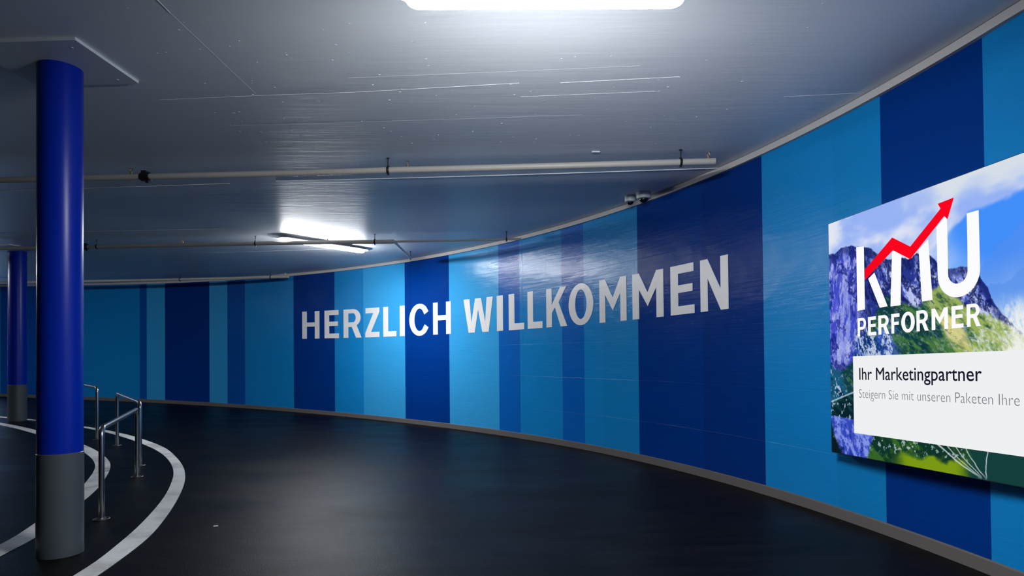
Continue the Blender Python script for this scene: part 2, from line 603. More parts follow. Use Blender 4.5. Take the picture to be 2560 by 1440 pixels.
# ------------------------------------------------------------------ white lines on the floor
OUT_O = [(-14.3, 14.6), (-12.2, 13.75), (-10.764, 13.035), (-9.821, 12.60), (-7.919, 11.50), (-6.823, 10.72), (-5.9, 9.915), (-5.068, 9.044),
         (-4.432, 8.191), (-3.965, 7.479), (-3.628, 6.876), (-3.381, 6.361), (-3.122, 5.755), (-2.88, 5.126),
         (-2.714, 4.62), (-2.607, 4.122), (-2.558, 3.822), (-2.52, 3.4), (-2.5, 2.8), (-2.52, 2.0)]
OUT_I = [(-14.2, 14.42), (-12.1, 13.57), (-10.62, 12.83), (-9.69, 12.40), (-7.70, 11.22), (-6.64, 10.39), (-5.70, 9.50), (-4.93, 8.66),
         (-4.329, 7.846), (-3.905, 7.148), (-3.617, 6.572), (-3.36, 5.995), (-3.151, 5.453), (-2.95, 4.862),
         (-2.826, 4.422), (-2.743, 4.087), (-2.701, 3.82), (-2.66, 3.4), (-2.64, 2.8), (-2.66, 2.0)]
IN_O = [(-13.8, 13.75), (-12.0, 13.05), (-10.6, 12.35), (-9.82, 11.893), (-9.157, 11.46), (-8.451, 10.95), (-6.35, 9.214), (-5.609, 8.459),
        (-5.161, 7.929), (-4.897, 7.559), (-4.669, 7.178), (-4.393, 6.661), (-4.181, 6.23), (-3.999, 5.802),
        (-3.548, 4.63), (-3.448, 4.178), (-3.37, 3.7), (-3.33, 3.0), (-3.35, 2.2)]
IN_I = []
for _i, _p in enumerate(IN_O):
    _a, _b = IN_O[max(0, _i - 1)], IN_O[min(len(IN_O) - 1, _i + 1)]
    _dx, _dy = _b[0] - _a[0], _b[1] - _a[1]
    _l = math.hypot(_dx, _dy)
    IN_I.append((_p[0] + _dy / _l * 0.155, _p[1] - _dx / _l * 0.155))


def floor_line(label, A, B):
    a = catmull(A, 0.1)
    n = 140
    def resample(P):
        P = catmull(P, 0.05)
        d = [0.0]
        for p, q in zip(P[:-1], P[1:]):
            d.append(d[-1] + float(np.linalg.norm(q - p)))
        T_ = np.linspace(0, d[-1], n)
        return np.interp(T_, d, [p[0] for p in P]), np.interp(T_, d, [p[1] for p in P])
    ax, ay = resample(A)
    bx_, by_ = resample(B)
    bm = bmesh.new()
    prev = None
    for i in range(n):
        za, zb = ramp(ax[i]), ramp(bx_[i])
        cur = [bm.verts.new((ax[i], ay[i], za - .004)), bm.verts.new((ax[i], ay[i], za + .003)),
               bm.verts.new((bx_[i], by_[i], zb + .003)), bm.verts.new((bx_[i], by_[i], zb - .004))]
        if prev:
            for k in range(4):
                j = (k + 1) % 4
                bm.faces.new((prev[k], prev[j], cur[j], cur[k]))
        else:
            bm.faces.new(cur)
        prev = cur
    bm.faces.new(list(reversed(prev)))
    o = from_bm('floor_line', bm, M['line'], smooth=False)
    return tag(o, label, 'road marking', 'white lines bordering the traffic island')


floor_line('outer white curved line painted on the floor between the steel rails and the roadway', OUT_O, OUT_I)
floor_line('inner white curved line, dirtier, painted on the floor behind the near column', IN_O, IN_I)


# ------------------------------------------------------------------ stainless rails
def railing(p0, p1, h, label, flange_rot=0.0):
    z0, z1 = ramp(p0[0]), ramp(p1[0])
    t = thing('railing_hoop', label, 'railing', (p0[0], p0[1], z0), group='stainless steel hoop rails on the traffic island')
    d = Vector((p1[0] - p0[0], p1[1] - p0[1], z1 - z0))
    u = Vector((d.x, d.y, 0)).normalized()
    R, r = 0.075, 0.0215
    pts = [Vector((0, 0, 0.004)), Vector((0, 0, 0.3)), Vector((0, 0, h - R))]
    for k in range(1, 8):
        a = math.pi / 2 * k / 8
        pts.append(Vector((0, 0, h - R)) + u * (R - R * math.cos(a)) + Vector((0, 0, R * math.sin(a))))
    pts.append(u * R + Vector((0, 0, h)))
    e = d + Vector((0, 0, h))
    pts.append((u * R + Vector((0, 0, h)) + e - u * R) / 2)
    pts.append(e - u * R)
    for k in range(1, 8):
        a = math.pi / 2 * k / 8
        pts.append(d + Vector((0, 0, h - R)) - u * (R - R * math.sin(a)) + Vector((0, 0, R * math.cos(a))))
    pts += [d + Vector((0, 0, h - R)), d + Vector((0, 0, 0.3)), d + Vector((0, 0, 0.004))]
    bm = bmesh.new()
    add_tube(bm, pts, r, 20)
    from_bm('tube', bm, M['steel'], t, angle=60)
    for off in (Vector((0, 0, 0)), d):
        bm = bmesh.new()
        add_lathe(bm, [(0, 0.0), (.062, 0.0), (.062, .006), (.060, .008), (.03, .008), (.028, .014), (.0, .014)], 28, off)
        fl = from_bm('floor_flange', bm, M['flange'], t)
        for k in range(3):
            a = flange_rot + 2 * math.pi * k / 3 + 0.5
            bm = bmesh.new()
            add_lathe(bm, [(.009, .007), (.009, .013), (.006, .018), (.0, .018)], 8,
                      off + Vector((.044 * math.cos(a), .044 * math.sin(a), 0)))
            from_bm('bolt', bm, M['dark_metal'], fl, angle=20)
    return t


railing((-3.401, 5.136), (-4.184, 6.917), 0.752, 'nearest bent steel hoop rail, just right of the large blue column')
railing((-4.567, 7.608), (-5.871, 9.218), 0.775, 'middle bent steel hoop rail, directly behind the nearest hoop', 0.4)
railing((-6.57, 9.818), (-8.02, 11.25), 0.825, 'farthest bent steel hoop rail, mostly hidden behind the large blue column', 0.8)


# ------------------------------------------------------------------ luminaires
def luminaire(cx, cy, ang, length, label, drop=0.0):
    z = H_CEIL + ramp(cx)
    t = thing('ceiling_light', label, 'lamp', (cx, cy, z), ang, 'linear ceiling lights')
    bm = bmesh.new()
    if drop > 0:                                    # hung on two short stems
        add_box(bm, (0, 0, -0.041 - drop), (length - 0.14, 0.075, 0.05), 0, 0.004)
        for sx in (-1, 1):
            add_box(bm, (sx * (length / 2 - .25), 0, -0.012 - drop / 2), (0.05, 0.045, 0.026 + drop), 0, 0.003)
    else:
        add_box(bm, (0, 0, -0.020), (length - 0.14, 0.075, 0.042), 0, 0.004)
    # tray added above the diffuser to keep its light off the nearest ceiling
    tz = -0.040 if drop < 0 else -0.064 - drop
    tw, tl = 0.138, length / 2 - 0.066
    outl = [(tl + tw * math.cos(a), tw * math.sin(a)) for a in np.linspace(-math.pi / 2, math.pi / 2, 13)]
    outl += [(-tl + tw * math.cos(a), tw * math.sin(a)) for a in np.linspace(math.pi / 2, 1.5 * math.pi, 13)]
    lo = [bm.verts.new((x_, y_, tz - .003)) for x_, y_ in outl]
    hi = [bm.verts.new((x_, y_, tz + .004)) for x_, y_ in outl]
    bm.faces.new(lo)
    bm.faces.new(list(reversed(hi)))
    for k in range(len(lo)):
        j = (k + 1) % len(lo)
        bm.faces.new((lo[k], lo[j], hi[j], hi[k]))
    from_bm('housing', bm, M['lamp_body'], t)
    # stadium diffuser with a rounded section
    bm = bmesh.new()
    w = 0.066
    Lh = length / 2 - w
    sec = [(0.80, -0.064), (1.0, -0.076), (1.0, -0.105), (0.94, -0.126), (0.78, -0.141), (0.5, -0.150), (0.2, -0.153)]
    if drop < 0:                                    # flat surface-mounted version
        sec = [(f, zz * 0.6 - drop) for f, zz in sec]
    rings = []
    for f, zz in sec:
        ring_ = []
        ww = w * f
        for k in range(13):
            a = -math.pi / 2 + math.pi * k / 12
            ring_.append(bm.verts.new((Lh + ww * math.cos(a), ww * math.sin(a), zz - drop)))
        for k in range(13):
            a = math.pi / 2 + math.pi * k / 12
            ring_.append(bm.verts.new((-Lh + ww * math.cos(a), ww * math.sin(a), zz - drop)))
        rings.append(ring_)
    n = len(rings[0])
    for a, b_ in zip(rings[:-1], rings[1:]):
        for k in range(n):
            j = (k + 1) % n
            bm.faces.new((a[k], a[j], b_[j], b_[k]))
    bm.faces.new(rings[-1])
    bm.faces.new(list(reversed(rings[0])))
    o = from_bm('diffuser', bm, M['lamp'], t, angle=80)
    o['label'] = 'glowing white diffuser'
    return t


luminaire(0.163, 2.762, 0.008, 1.265, 'bright linear ceiling light cut by the top edge of the photo', 0.28)
luminaire(-3.26, 10.85, math.atan2(1.25, 1.08), 1.62, 'distant linear ceiling light glowing behind the second pipe', -0.001)

luminaire(-14.2, 11.6, math.radians(100), 1.53, 'added linear ceiling light, unseen left of the view, over the inner lane beyond the columns', -0.001)  # added lamp out of view, brightens the far wall end and column edges


# ------------------------------------------------------------------ sprinkler pipes
def pz(x, drop=0.123):
    return H_CEIL + ramp(x) - drop


def pipe_part(t, pts2, r, drop=0.123, name='pipe', mat='pipe', org=(0, 0, 0)):
    P = []
    for (xa, ya), (xb, yb) in zip(pts2[:-1], pts2[1:]):
        k = max(1, int(math.hypot(xb - xa, yb - ya) / 0.4))
        for q in range(k):
            f = q / k
            P.append((xa + (xb - xa) * f, ya + (yb - ya) * f))
    P.append(pts2[-1])
    bm = bmesh.new()
    add_tube(bm, [(x - org[0], y - org[1], pz(x, drop) - org[2]) for x, y in P], r, 16)
    return from_bm(name, bm, M[mat], t, angle=50)


def hanger(t, x, y, r, org, drop=0.123):
    bm = bmesh.new()
    c = Vector((x - org[0], y - org[1], pz(x, drop) - org[2]))
    add_tube(bm, [c + Vector((0, 0, r)), c + Vector((0, 0, drop))], 0.006, 8)
    add_lathe(bm, [(0, drop - .006), (.016, drop - .006), (.016, drop), (0, drop)], 12, c)
    add_lathe(bm, [(0, r - .004), (.013, r - .004), (.013, r + .014), (0, r + .014)], 6, c)
    add_lathe(bm, [(0, -r - .018), (.011, -r - .018), (.011, -r + .004), (0, -r + .004)], 6, c)
    # clamp ring around the pipe
    for k in range(16):
        a0, a1 = 2 * math.pi * k / 16, 2 * math.pi * (k + 1) / 16
        rr = r + .004
        p = [c + Vector((sx, rr * math.sin(a), rr * math.cos(a))) for a in (a0, a1) for sx in (-.012, .012)]
        q = [bm.verts.new(v) for v in p]
        bm.faces.new((q[0], q[1], q[3], q[2]))
    h = from_bm('hanger', bm, M['dark_metal'], t)
    return h


def sprinkler(t, x, y, r, org, drop=0.123):
    bm = bmesh.new()
    c = Vector((x - org[0], y - org[1], pz(x, drop) - org[2]))
    add_lathe(bm, [(.0, r - .004), (.014, r - .004), (.014, r + .012), (.009, r + .014), (.009, r + .024), (0, r + .024)], 12, c)
    for s in (-1, 1):
        add_tube(bm, [c + Vector((s * .010, 0, r + .020)), c + Vector((s * .014, 0, r + .036)), c + Vector((s * .004, 0, r + .056))], .003, 6)
    add_lathe(bm, [(0, r + .055), (.020, r + .055), (.020, r + .058), (0, r + .06)], 14, c)
    return from_bm('sprinkler_head', bm, M['brass'], t)


def coupling(t, x, y, r, org, ang, drop=0.123):
    bm = bmesh.new()
    c = Vector((x - org[0], y - org[1], pz(x, drop) - org[2]))
    u = Vector((math.cos(ang), math.sin(ang), 0))
    add_tube(bm, [c - u * .05, c - u * .045, c + u * .045, c + u * .05], [r + .004, r + .014, r + .014, r + .004], 16)
    add_box(bm, c + Vector((0.02, -.01, -r - .02)), (.03, .02, .03))
    add_box(bm, c + Vector((-0.01, .0, r + .018)), (.05, .05, .02))
    return from_bm('coupling', bm, M['dark_metal'], t)


# pipe nearest the camera
o1 = (1.983, 5.979, pz(1.983))
t = thing('sprinkler_pipe', 'long cream pipe with brass heads under the ceiling, the nearest of the three pipes', 'pipe', o1,
          group='sprinkler pipes under the ceiling')
p1 = [(1.983, 5.979), (-1.233, 6.222), (-3.83, 6.485), (-5.522, 6.68), (-9.4, 7.2)]
pipe_part(t, p1, 0.031, org=o1)
for x, y in ((-1.233, 6.222), (1.656, 6.002), (-7.2, 6.9)):
    hanger(t, x, y, 0.031, o1)
for x, y in ((-1.033, 6.206), (1.92, 5.983), (-3.99, 6.503)):
    sprinkler(t, x, y, 0.031, o1)
coupling(t, -3.83, 6.485, 0.031, o1, math.atan2(-.26, 2.6))

# second pipe with a branch to the wall
o2 = (-1.906, 10.072, pz(-1.906))
t = thing('sprinkler_pipe', 'second cream pipe, crossing below the distant ceiling light, with a short branch to the wall', 'pipe', o2,
          group='sprinkler pipes under the ceiling')
p2 = [(-1.906, 10.072), (-3.893, 10.26), (-7.474, 10.87), (-9.231, 11.173), (-13.0, 12.0)]
pipe_part(t, p2, 0.034, org=o2)
b1 = pipe_part(t, [(0.16, 9.86), (-1.906, 10.072)], 0.018, org=o2, name='branch_pipe')
b1['label'] = 'thin end of the pipe running to the wall'
pipe_part(t, [(-1.906, 10.05), (-1.904, 11.737)], 0.022, org=o2, name='branch_pipe')
for x, y in ((-4.262, 10.32), (-2.225, 10.102), (-7.25, 10.83), (-0.073, 9.884)):
    hanger(t, x, y, 0.034 if x < -1.9 else .018, o2)
hanger(t, -1.904, 11.70, 0.022, o2)
for x, y in ((-3.02, 10.177), (-5.6, 10.55)):
    sprinkler(t, x, y, 0.034, o2)
coupling(t, -7.474, 10.87, 0.034, o2, math.atan2(-.6, 3.6))

# third pipe close to the wall
o3 = (-5.283, 14.60, pz(-5.283))
t = thing('sprinkler_pipe', 'farthest cream pipe, running along the top of the blue wall behind the columns', 'pipe', o3,
          group='sprinkler pipes under the ceiling')
pipe_part(t, [(-5.283, 14.66), (-8.274, 15.50), (-11.333, 16.28), (-14.058, 16.85)], 0.034, org=o3)
for x, y in ((-8.3, 15.507), (-5.75, 14.79), (-11.9, 16.40)):
    hanger(t, x, y, 0.034, o3)
sprinkler(t, -5.36, 14.685, 0.034, o3)


# ------------------------------------------------------------------ twin dome cameras
def dome_camera(x, y, r, label):
    t = thing('dome_camera', label, 'camera', (x, y, H_CEIL + ramp(x)), group='dome cameras by the wall ledge')
    bm = bmesh.new()
    add_lathe(bm, [(0, 0), (r * .96, 0), (r, -.008), (r, -.060), (r * .92, -.074), (r * .70, -.080), (0, -.080)], 40)
    from_bm('housing', bm, M['cam_grey'], t)
    bm = bmesh.new()
    q = r * .60
    add_lathe(bm, [(q, -.077)] + [(q * math.cos(a), -.084 - q * .8 * math.sin(a)) for a in np.linspace(0, math.pi / 2, 12)[:-1]]
              + [(0, -.084 - q * .8)], 32)
    d = from_bm('dome', bm, M['dome'], t)
    d['label'] = 'dark smoked dome'
    bm = bmesh.new()
    add_lathe(bm, [(q * 1.02, -.078), (q * 1.14, -.078), (q * 1.14, -.086), (q * 1.02, -.086)], 32)
    from_bm('dome_ring', bm, M['dark_metal'], t)
    return t


dome_camera(1.628, 7.57, 0.088, 'larger grey dome camera on the ceiling at the wall ledge, right of its twin')
dome_camera(1.49, 7.72, 0.066, 'smaller grey dome camera on the ceiling at the wall ledge, left of its twin')


# ------------------------------------------------------------------ 2-D shapes to meshes
def shape_mesh(polys, extrude=0.0):
    cu = bpy.data.curves.new('shape', 'CURVE')
    cu.dimensions = '2D'
    cu.fill_mode = 'BOTH'
    cu.extrude = extrude
    for p in polys:
        sp = cu.splines.new('POLY')
        sp.points.add(len(p) - 1)
        for k, (x, y) in enumerate(p):
            sp.points[k].co = (x, y, 0, 1)
        sp.use_cyclic_u = True
    return curve_mesh(cu)


def curve_mesh(cu):
    o = bpy.data.objects.new('tmp', cu)
    COL.objects.link(o)
    dg = bpy.context.evaluated_depsgraph_get()
    dg.update()
    me_ = bpy.data.meshes.new_from_object(o.evaluated_get(dg))
    bpy.data.objects.remove(o, do_unlink=True)
    bpy.data.curves.remove(cu)
    me_.materials.clear()
    return me_


def arc(cx, cy, rx, ry, a0, a1, n=20):
    return [(cx + rx * math.cos(math.radians(a0 + (a1 - a0) * k / n)), cy + ry * math.sin(math.radians(a0 + (a1 - a0) * k / n)))
            for k in range(n + 1)]


def glyph(ch, s=0.27, h=0.155):
    """letter in a unit box; s = stem width, h = bar height, both as fractions of the box"""
    if ch == 'H':
        return [[(0, 0), (s, 0), (s, .44), (1 - s, .44), (1 - s, 0), (1, 0), (1, 1), (1 - s, 1), (1 - s, .44 + h), (s, .44 + h), (s, 1), (0, 1)]]
    if ch == 'E':
        k = s * 1.22
        return [[(0, 0), (1, 0), (1, h * 1.1), (k, h * 1.1), (k, .44), (.93, .44), (.93, .44 + h), (k, .44 + h), (k, 1 - h * 1.1), (.98, 1 - h * 1.1), (.98, 1), (0, 1)]]
    if ch == 'F':
        k = s * 1.22
        return [[(0, 0), (k, 0), (k, .42), (.90, .42), (.90, .42 + h), (k, .42 + h), (k, 1 - h * 1.1), (1, 1 - h * 1.1), (1, 1), (0, 1)]]
    if ch == 'L':
        k = s * 1.4
        return [[(0, 0), (1, 0), (1, h * 1.15), (k, h * 1.15), (k, 1), (0, 1)]]
    if ch == 'I':
        return [[(0, 0), (1, 0), (1, 1), (0, 1)]]
    if ch == 'Z':
        return [[(0, 0), (1, 0), (1, h * 1.15), (.40, h * 1.15), (1, 1 - h * .95), (1, 1), (.02, 1), (.02, 1 - h * 1.15), (.57, 1 - h * 1.15), (0, h * .95)]]
    if ch in 'RP':
        bx_ = .95 if ch == 'R' else 1.0
        m_ = .40 if ch == 'R' else .36
        outer = [(0, 0), (s, 0), (s, m_), ]
        if ch == 'R':
            outer = [(0, 0), (s, 0), (s, m_ - .02), (.46, m_ - .02), (1 - s * 1.12, 0), (1, 0), (.73, m_ + .03)]
        else:
            outer = [(0, 0), (s, 0), (s, m_), (.5, m_)]
        outer += arc(bx_ - .42, (1 + m_) / 2, .42, (1 - m_) / 2, -60 if ch == 'R' else -90, 90, 18)
        outer += [(0, 1)]
        ih = h * .92
        inner = [(s, m_ + ih)] + arc(bx_ - .42, (1 + m_) / 2, .42 - s * .98, (1 - m_) / 2 - ih, -90, 90, 14) + [(s, 1 - ih)]
        return [outer, inner]
    if ch == 'O':
        return [arc(.5, .5, .5, .515, 0, 359, 40)[:-1], arc(.5, .5, .5 - s, .515 - h * 1.0, 0, 359, 40)[:-1]]
    if ch == 'C':
        o_ = arc(.53, .5, .53, .515, 42, 318, 36)
        i_ = arc(.53, .5, .53 - s, .515 - h, 318, 42, 30)
        o_ = [(.985, .755)] + o_[1:-1] + [(.985, .245)]
        i_ = [(.79, .345)] + i_ + [(.775, .655)]
        return [o_ + i_]
    if ch == 'K':
        return [[(0, 0), (s, 0), (s, .36), (.42, .50), (1 - s * 1.15, 0), (1, 0), (.60, .62), (.97, 1), (.97 - s * 1.12, 1), (s, .58), (s, 1), (0, 1)]]
    if ch == 'M':
        k = s * .82
        return [[(0, 0), (k, 0), (k, .64), (.50, .26), (1 - k, .64), (1 - k, 0), (1, 0), (1, 1), (1 - k, 1), (.50, .56), (k, 1), (0, 1)]]
    if ch == 'N':
        k = s
        return [[(0, 0), (k, 0), (k, .62), (1 - k, 0), (1, 0), (1, 1), (1 - k, 1), (1 - k, .40), (k, 1), (0, 1)]]
    if ch == 'W':
        k = s * .78
        return [[(.17, 0), (.17 + k * 1.02, 0), (.50, .66), (.64, 0), (.64 + k * 1.02, 0), (1, 1), (1 - k, 1), (.74, .30), (.60, 1), (.40, 1), (.27, .30), (k, 1), (0, 1)]]
    return []


# ------------------------------------------------------------------ greeting painted on the wall
LETTERS = [('H', 11.032, 11.647), ('E', 11.826, 12.333), ('R', 12.495, 13.111), ('Z', 13.24, 13.713), ('L', 13.842, 14.274),
           ('I', 14.386, 14.547), ('C', 14.69, 15.308), ('H', 15.44, 15.983), ('W', 16.361, 17.202), ('I', 17.309, 17.478),
           ('L', 17.634, 18.045), ('L', 18.134, 18.515), ('K', 18.614, 19.122), ('O', 19.159, 19.732), ('M', 19.868, 20.449),
           ('M', 20.572, 21.182), ('E', 21.314, 21.739), ('N', 21.844, 22.301)]
x, y, _, _ = wall_at(16.7)
greet = thing('wall_lettering', 'large off-white capital letters reading HERZLICH WILLKOMMEN painted on the blue wall', 'lettering', (x, y, ramp(x)))
gx, gy, gz = x, y, ramp(x)
for ch, s0, s1 in LETTERS:
    mesh = shape_mesh(glyph(ch), 0.5)
    mesh.name = 'letter'
    for v in mesh.vertices:
        s = s0 + v.co.x * (s1 - s0)
        zb = 1.742 - 0.00018 * s + 0.000205 * s * s
        z = zb + v.co.y * (2.4125 - zb)
        px, py, nx, ny = wall_at(s)
        off = 0.0035 + v.co.z * 0.002
        v.co = (px + nx * off - gx, py + ny * off - gy, z + ramp(px) - gz)
    link('letter', mesh, M['letter'], greet)

# ------------------------------------------------------------------ backlit advertising panel
P0 = Vector((2.5927, 5.05, 0.562))
EU = Vector((0.15075, -0.98822, 0.02632))
EV = Vector((0, 0, 1.0))
EN = Vector((-0.98856, -0.15080, 0.0))        # towards the room
PW, PH = 4.15, 1.853
panel = thing('light_box', 'large backlit advertising panel with mountain picture and red arrow on the right wall', 'advertising panel', P0)


def on_panel(u, v, n=0.0):
    return EU * u + EV * v + EN * n


def value_noise(U, V, fx, fy, seed, octaves=4, gain=0.5):
    rs = np.random.RandomState(seed)
    out = np.zeros_like(U)
    amp, tot = 1.0, 0.0
    for o_ in range(octaves):
        g = rs.rand(64, 64)
        x_, y_ = U * fx * 2 ** o_ + o_ * 7.3, V * fy * 2 ** o_ + o_ * 3.1
        xi, yi = np.floor(x_).astype(int), np.floor(y_).astype(int)
        xf, yf = x_ - xi, y_ - yi
        xf, yf = xf * xf * (3 - 2 * xf), yf * yf * (3 - 2 * yf)
        a = g[yi % 64, xi % 64] * (1 - xf) + g[yi % 64, (xi + 1) % 64] * xf
        b2 = g[(yi + 1) % 64, xi % 64] * (1 - xf) + g[(yi + 1) % 64, (xi + 1) % 64] * xf
        out += amp * (a * (1 - yf) + b2 * yf)
        tot += amp
        amp *= gain
    return out / tot


def paint_panel(U, V):
    def c(r, g, b2):
        return np.array([r, g, b2], float)

    def mix(A, B, t):
        return A * (1 - t[..., None]) + B * t[..., None]

    def sm(x_, a, b2):
        t = np.clip((x_ - a) / (b2 - a), 0, 1)
        return t * t * (3 - 2 * t)

    def line(pts):
        return np.interp(U, [p[0] for p in pts], [p[1] for p in pts])

    N = lambda fx, fy, seed, o_=4, g=0.5: value_noise(U, V, fx, fy, seed, o_, g)
    full = np.ones(U.shape + (3,))
    # sky
    cl = N(1.6, 2.6, 11, 5, .55)
    sky = mix(full * c(150, 178, 244), full * c(226, 230, 243), sm(cl + .25 * (V - 1.55) - .06 * U, .38, .62))
    sky = mix(sky, full * c(214, 222, 232), sm(V + (cl - .5) * .5, 1.62, 1.85) * sm(U, .6, 1.3))
    img = sky
    # hazy blue mountains on the right
    r2 = line([(1.0, 1.40), (1.1881, 1.549), (1.25, 1.572), (1.30, 1.61), (1.39, 1.606), (1.48, 1.62), (1.65, 1.66), (2.42, 1.75)])
    m2 = sm(r2 - V + (N(6, 6, 5) - .5) * .10, -.015, .03) * sm(U, .92, 1.25)
    far = mix(full * c(150, 190, 246), full * c(66, 142, 250), sm(V + (N(2, 2, 21) - .5) * .6, 1.05, 1.50))
    img = mix(img, far, m2)
    r3 = line([(1.38, 1.30), (1.5, 1.40), (1.65, 1.50), (2.42, 1.62)])
    img = mix(img, full * c(84, 140, 236), .55 * sm(r3 - V + (N(7, 7, 15) - .5) * .08, 0, .03))
    r4 = line([(1.36, 1.12), (1.4288, 1.169), (1.475, 1.171), (1.52, 1.156), (1.555, 1.175), (1.59, 1.186), (1.64, 1.234), (2.42, 1.42)])
    img = mix(img, full * c(92, 148, 236), .75 * sm(r4 - V + (N(20, 20, 25) - .5) * .05, 0, .012))
    fg = sm(N(30, 9, 35, 4, .65), .52, .62)
    img = mix(img, mix(full * c(150, 190, 240), full * c(225, 236, 246), sm(1.15 - V, 0, .25)), .8 * sm(1.12 - V, 0, .12) * (.5 + .5 * fg))
    # near rocky mountain
    r1 = line([(-.01, 1.600), (.0724, 1.597), (.142, 1.624), (.2257, 1.627), (.306, 1.613), (.399, 1.585), (.481, 1.553), (.531, 1.513),
               (.573, 1.469), (.643, 1.451), (.723, 1.441), (.826, 1.417), (.901, 1.437), (.973, 1.428), (1.019, 1.395), (1.064, 1.349),
               (1.129, 1.305), (1.183, 1.292), (1.235, 1.301), (1.286, 1.283), (1.345, 1.242), (1.382, 1.193), (1.419, 1.145),
               (1.438, 1.083), (1.463, 1.029), (1.516, .965), (1.633, .85), (2.42, .35), (4.2, .3)])
    m1 = sm(r1 - V + (N(26, 26, 41, 3) - .5) * .03, -.004, .006)
    Ud, Vd = U + .45 * V, V - .3 * U
    Ug, Vg = .8 * U - .6 * V, .6 * U + .8 * V            # along / across the falling slope

    def ridged(u_, v_, fx, fy, seed, o_=5, g=.6):
        return 1 - np.abs(2 * value_noise(u_, v_, fx, fy, seed, o_, g) - 1) * 2.2

    st_ = value_noise(Ud, Vd, 11, 4.5, 51, 5, .62)
    fine_ = value_noise(U + .2 * V, V, 36, 22, 52, 4, .7)
    hair = value_noise(Ud, Vd, 70, 34, 57, 4, .75)
    rg = ridged(Ud + .03 * fine_, Vd, 13, 7, 55, 6, .68)
    rock = mix(full * c(40, 54, 140), full * c(112, 128, 214), sm(st_ + .3 * (hair - .5), .38, .56))
    rock = mix(rock, full * c(196, 206, 242), sm(st_ * .4 + fine_ * .25 + hair * .35, .51, .60) * .9)
    rock = mix(rock, full * c(16, 24, 78), sm(rg, .62, .90) * .8)
    left = sm(.42 - U, 0, .12)
    face = mix(full * c(66, 76, 204), full * c(150, 160, 234), sm(value_noise(U - .1 * V, V, 26, 5.0, 53, 5, .66) + .3 * (hair - .5), .40, .60))
    face = mix(face, full * c(206, 212, 246), sm(value_noise(U - .2 * V, V, 30, 12, 58, 5, .7), .58, .68) * .7)
    face = mix(face, full * c(26, 36, 132), sm(ridged(U + .5 * V, V - .4 * U, 5, 4, 54, 6, .62), .74, .95) * .85)
    rock = mix(rock, face, left * .85 * sm(V, .55, .75))
    top_dark = sm(.07 - (r1 - V) + (fine_ - .5) * .12, -.03, .04)
    rock = mix(rock, full * c(22, 34, 100), top_dark * .55)
    img = mix(img, rock, m1)
    # dark cleft between the two faces
    cleft = sm(.12 - np.abs(U - (.43 + .14 * (1.5 - V))), 0, .08) * sm(fine_ + st_ + .5 * (hair - .5), .82, 1.02)
    img = mix(img, full * c(14, 28, 92), .75 * cleft * m1)
    # grass slopes
    sl = line([(.0, .62), (.25, .72), (.45, .99), (.61, 1.215), (.769, 1.125), (.894, 1.083), (.966, 1.104), (1.014, 1.184), (1.072, 1.200),
               (1.179, 1.115), (1.33, 1.027), (1.47, .953), (1.633, .85), (2.42, .3)])
    ms = sm(sl - V + (N(24, 24, 61) - .5) * .07, -.01, .02) * m1
    gn = value_noise(Ug, Vg, 4, 13, 62, 6, .62)
    grass = mix(full * c(16, 62, 66), full * c(70, 118, 62), sm(gn + .45 * (U - .85) + .3 * (hair - .5), .42, .60))
    shade = sm(.06 - np.abs(V - (1.12 - .62 * (U - .62))) + (gn - .5) * .12, 0, .05) * sm(1.06 - U, 0, .15)
    grass = mix(grass, full * c(14, 50, 62), shade * .85)
    yel = sm(U + .9 * V - 1.94 + (gn - .5) * .9, .0, .16)
    grass = mix(grass, full * c(176, 190, 96), yel * .75)
    grass = mix(grass, full * c(244, 226, 150), sm(.11 - np.hypot((U - 1.19) * .7, V - .90 - (1.19 - U) * .5) + (gn - .5) * .1, 0, .06) * .8)
    tex = sm(value_noise(Ug, Vg, 26, 70, 63, 4, .7), .57, .66)
    grass = mix(grass, full * c(196, 206, 214), tex * (.30 + .45 * sm(U, 1.05, 1.4)))
    grass = mix(grass, full * c(10, 44, 62), sm(value_noise(Ug, Vg, 18, 50, 64, 5, .7), .56, .64) * .55 * sm(1.35 - U, 0, .3))
    img = mix(img, grass, ms)
    # blue scree on the lower left, beside the white card
    sc_ = sm(.78 - U, 0, .14) * sm(1.02 - V + (st_ - .5) * .5, 0, .12) * sm(V, .70, .76)
    scree = mix(full * c(16, 56, 138), full * c(72, 100, 212), sm(gn, .45, .62))
    scree = mix(scree, full * c(10, 40, 96), sm(ridged(U, V, 9, 9, 65, 5, .7), .7, .9) * .6)
    scree = mix(scree, full * c(214, 226, 244), sm(fine_ * .5 + hair * .5 + (st_ - .5) * .4, .53, .60) * .9)
    img = mix(img, scree, sc_ * sm(U, .22, .34) * .9)
    # mist at the right
    mist = sm(U - 1.25 + (.95 - V) * .75 + (N(4, 4, 71) - .5) * .45 + (hair - .5) * .5, .05, .42) * sm(1.12 - V, 0, .2)
    img = mix(img, full * c(240, 242, 238), mist * .95)
    # ---- lower left strip
    dk = sm(.62 - V + (N(9, 9, 81) - .5) * .22 - (U - .1) * .9, -.02, .06) * sm(V, .1, .16)
    teal_ = mix(full * c(8, 40, 66), full * c(24, 88, 120), sm(gn, .42, .62))
    sp1 = sm(value_noise(U + .3 * V, V, 46, 34, 82, 3, .7), .60, .68)
    teal_ = mix(teal_, full * c(190, 210, 240), sp1 * .85)
    img = mix(img, teal_, dk * sm(.34 - U, 0, .05))
    low = sm(.42 + .25 * U - V, 0, .02) * sm(.34 - U, 0, .04)
    deepg = mix(full * c(6, 34, 44), full * c(22, 74, 72), sm(gn, .42, .62))
    deepg = mix(deepg, full * c(190, 206, 230), sm(value_noise(U, V, 38, 28, 83, 3, .7), .62, .69) * .8)
    img = mix(img, deepg, low)
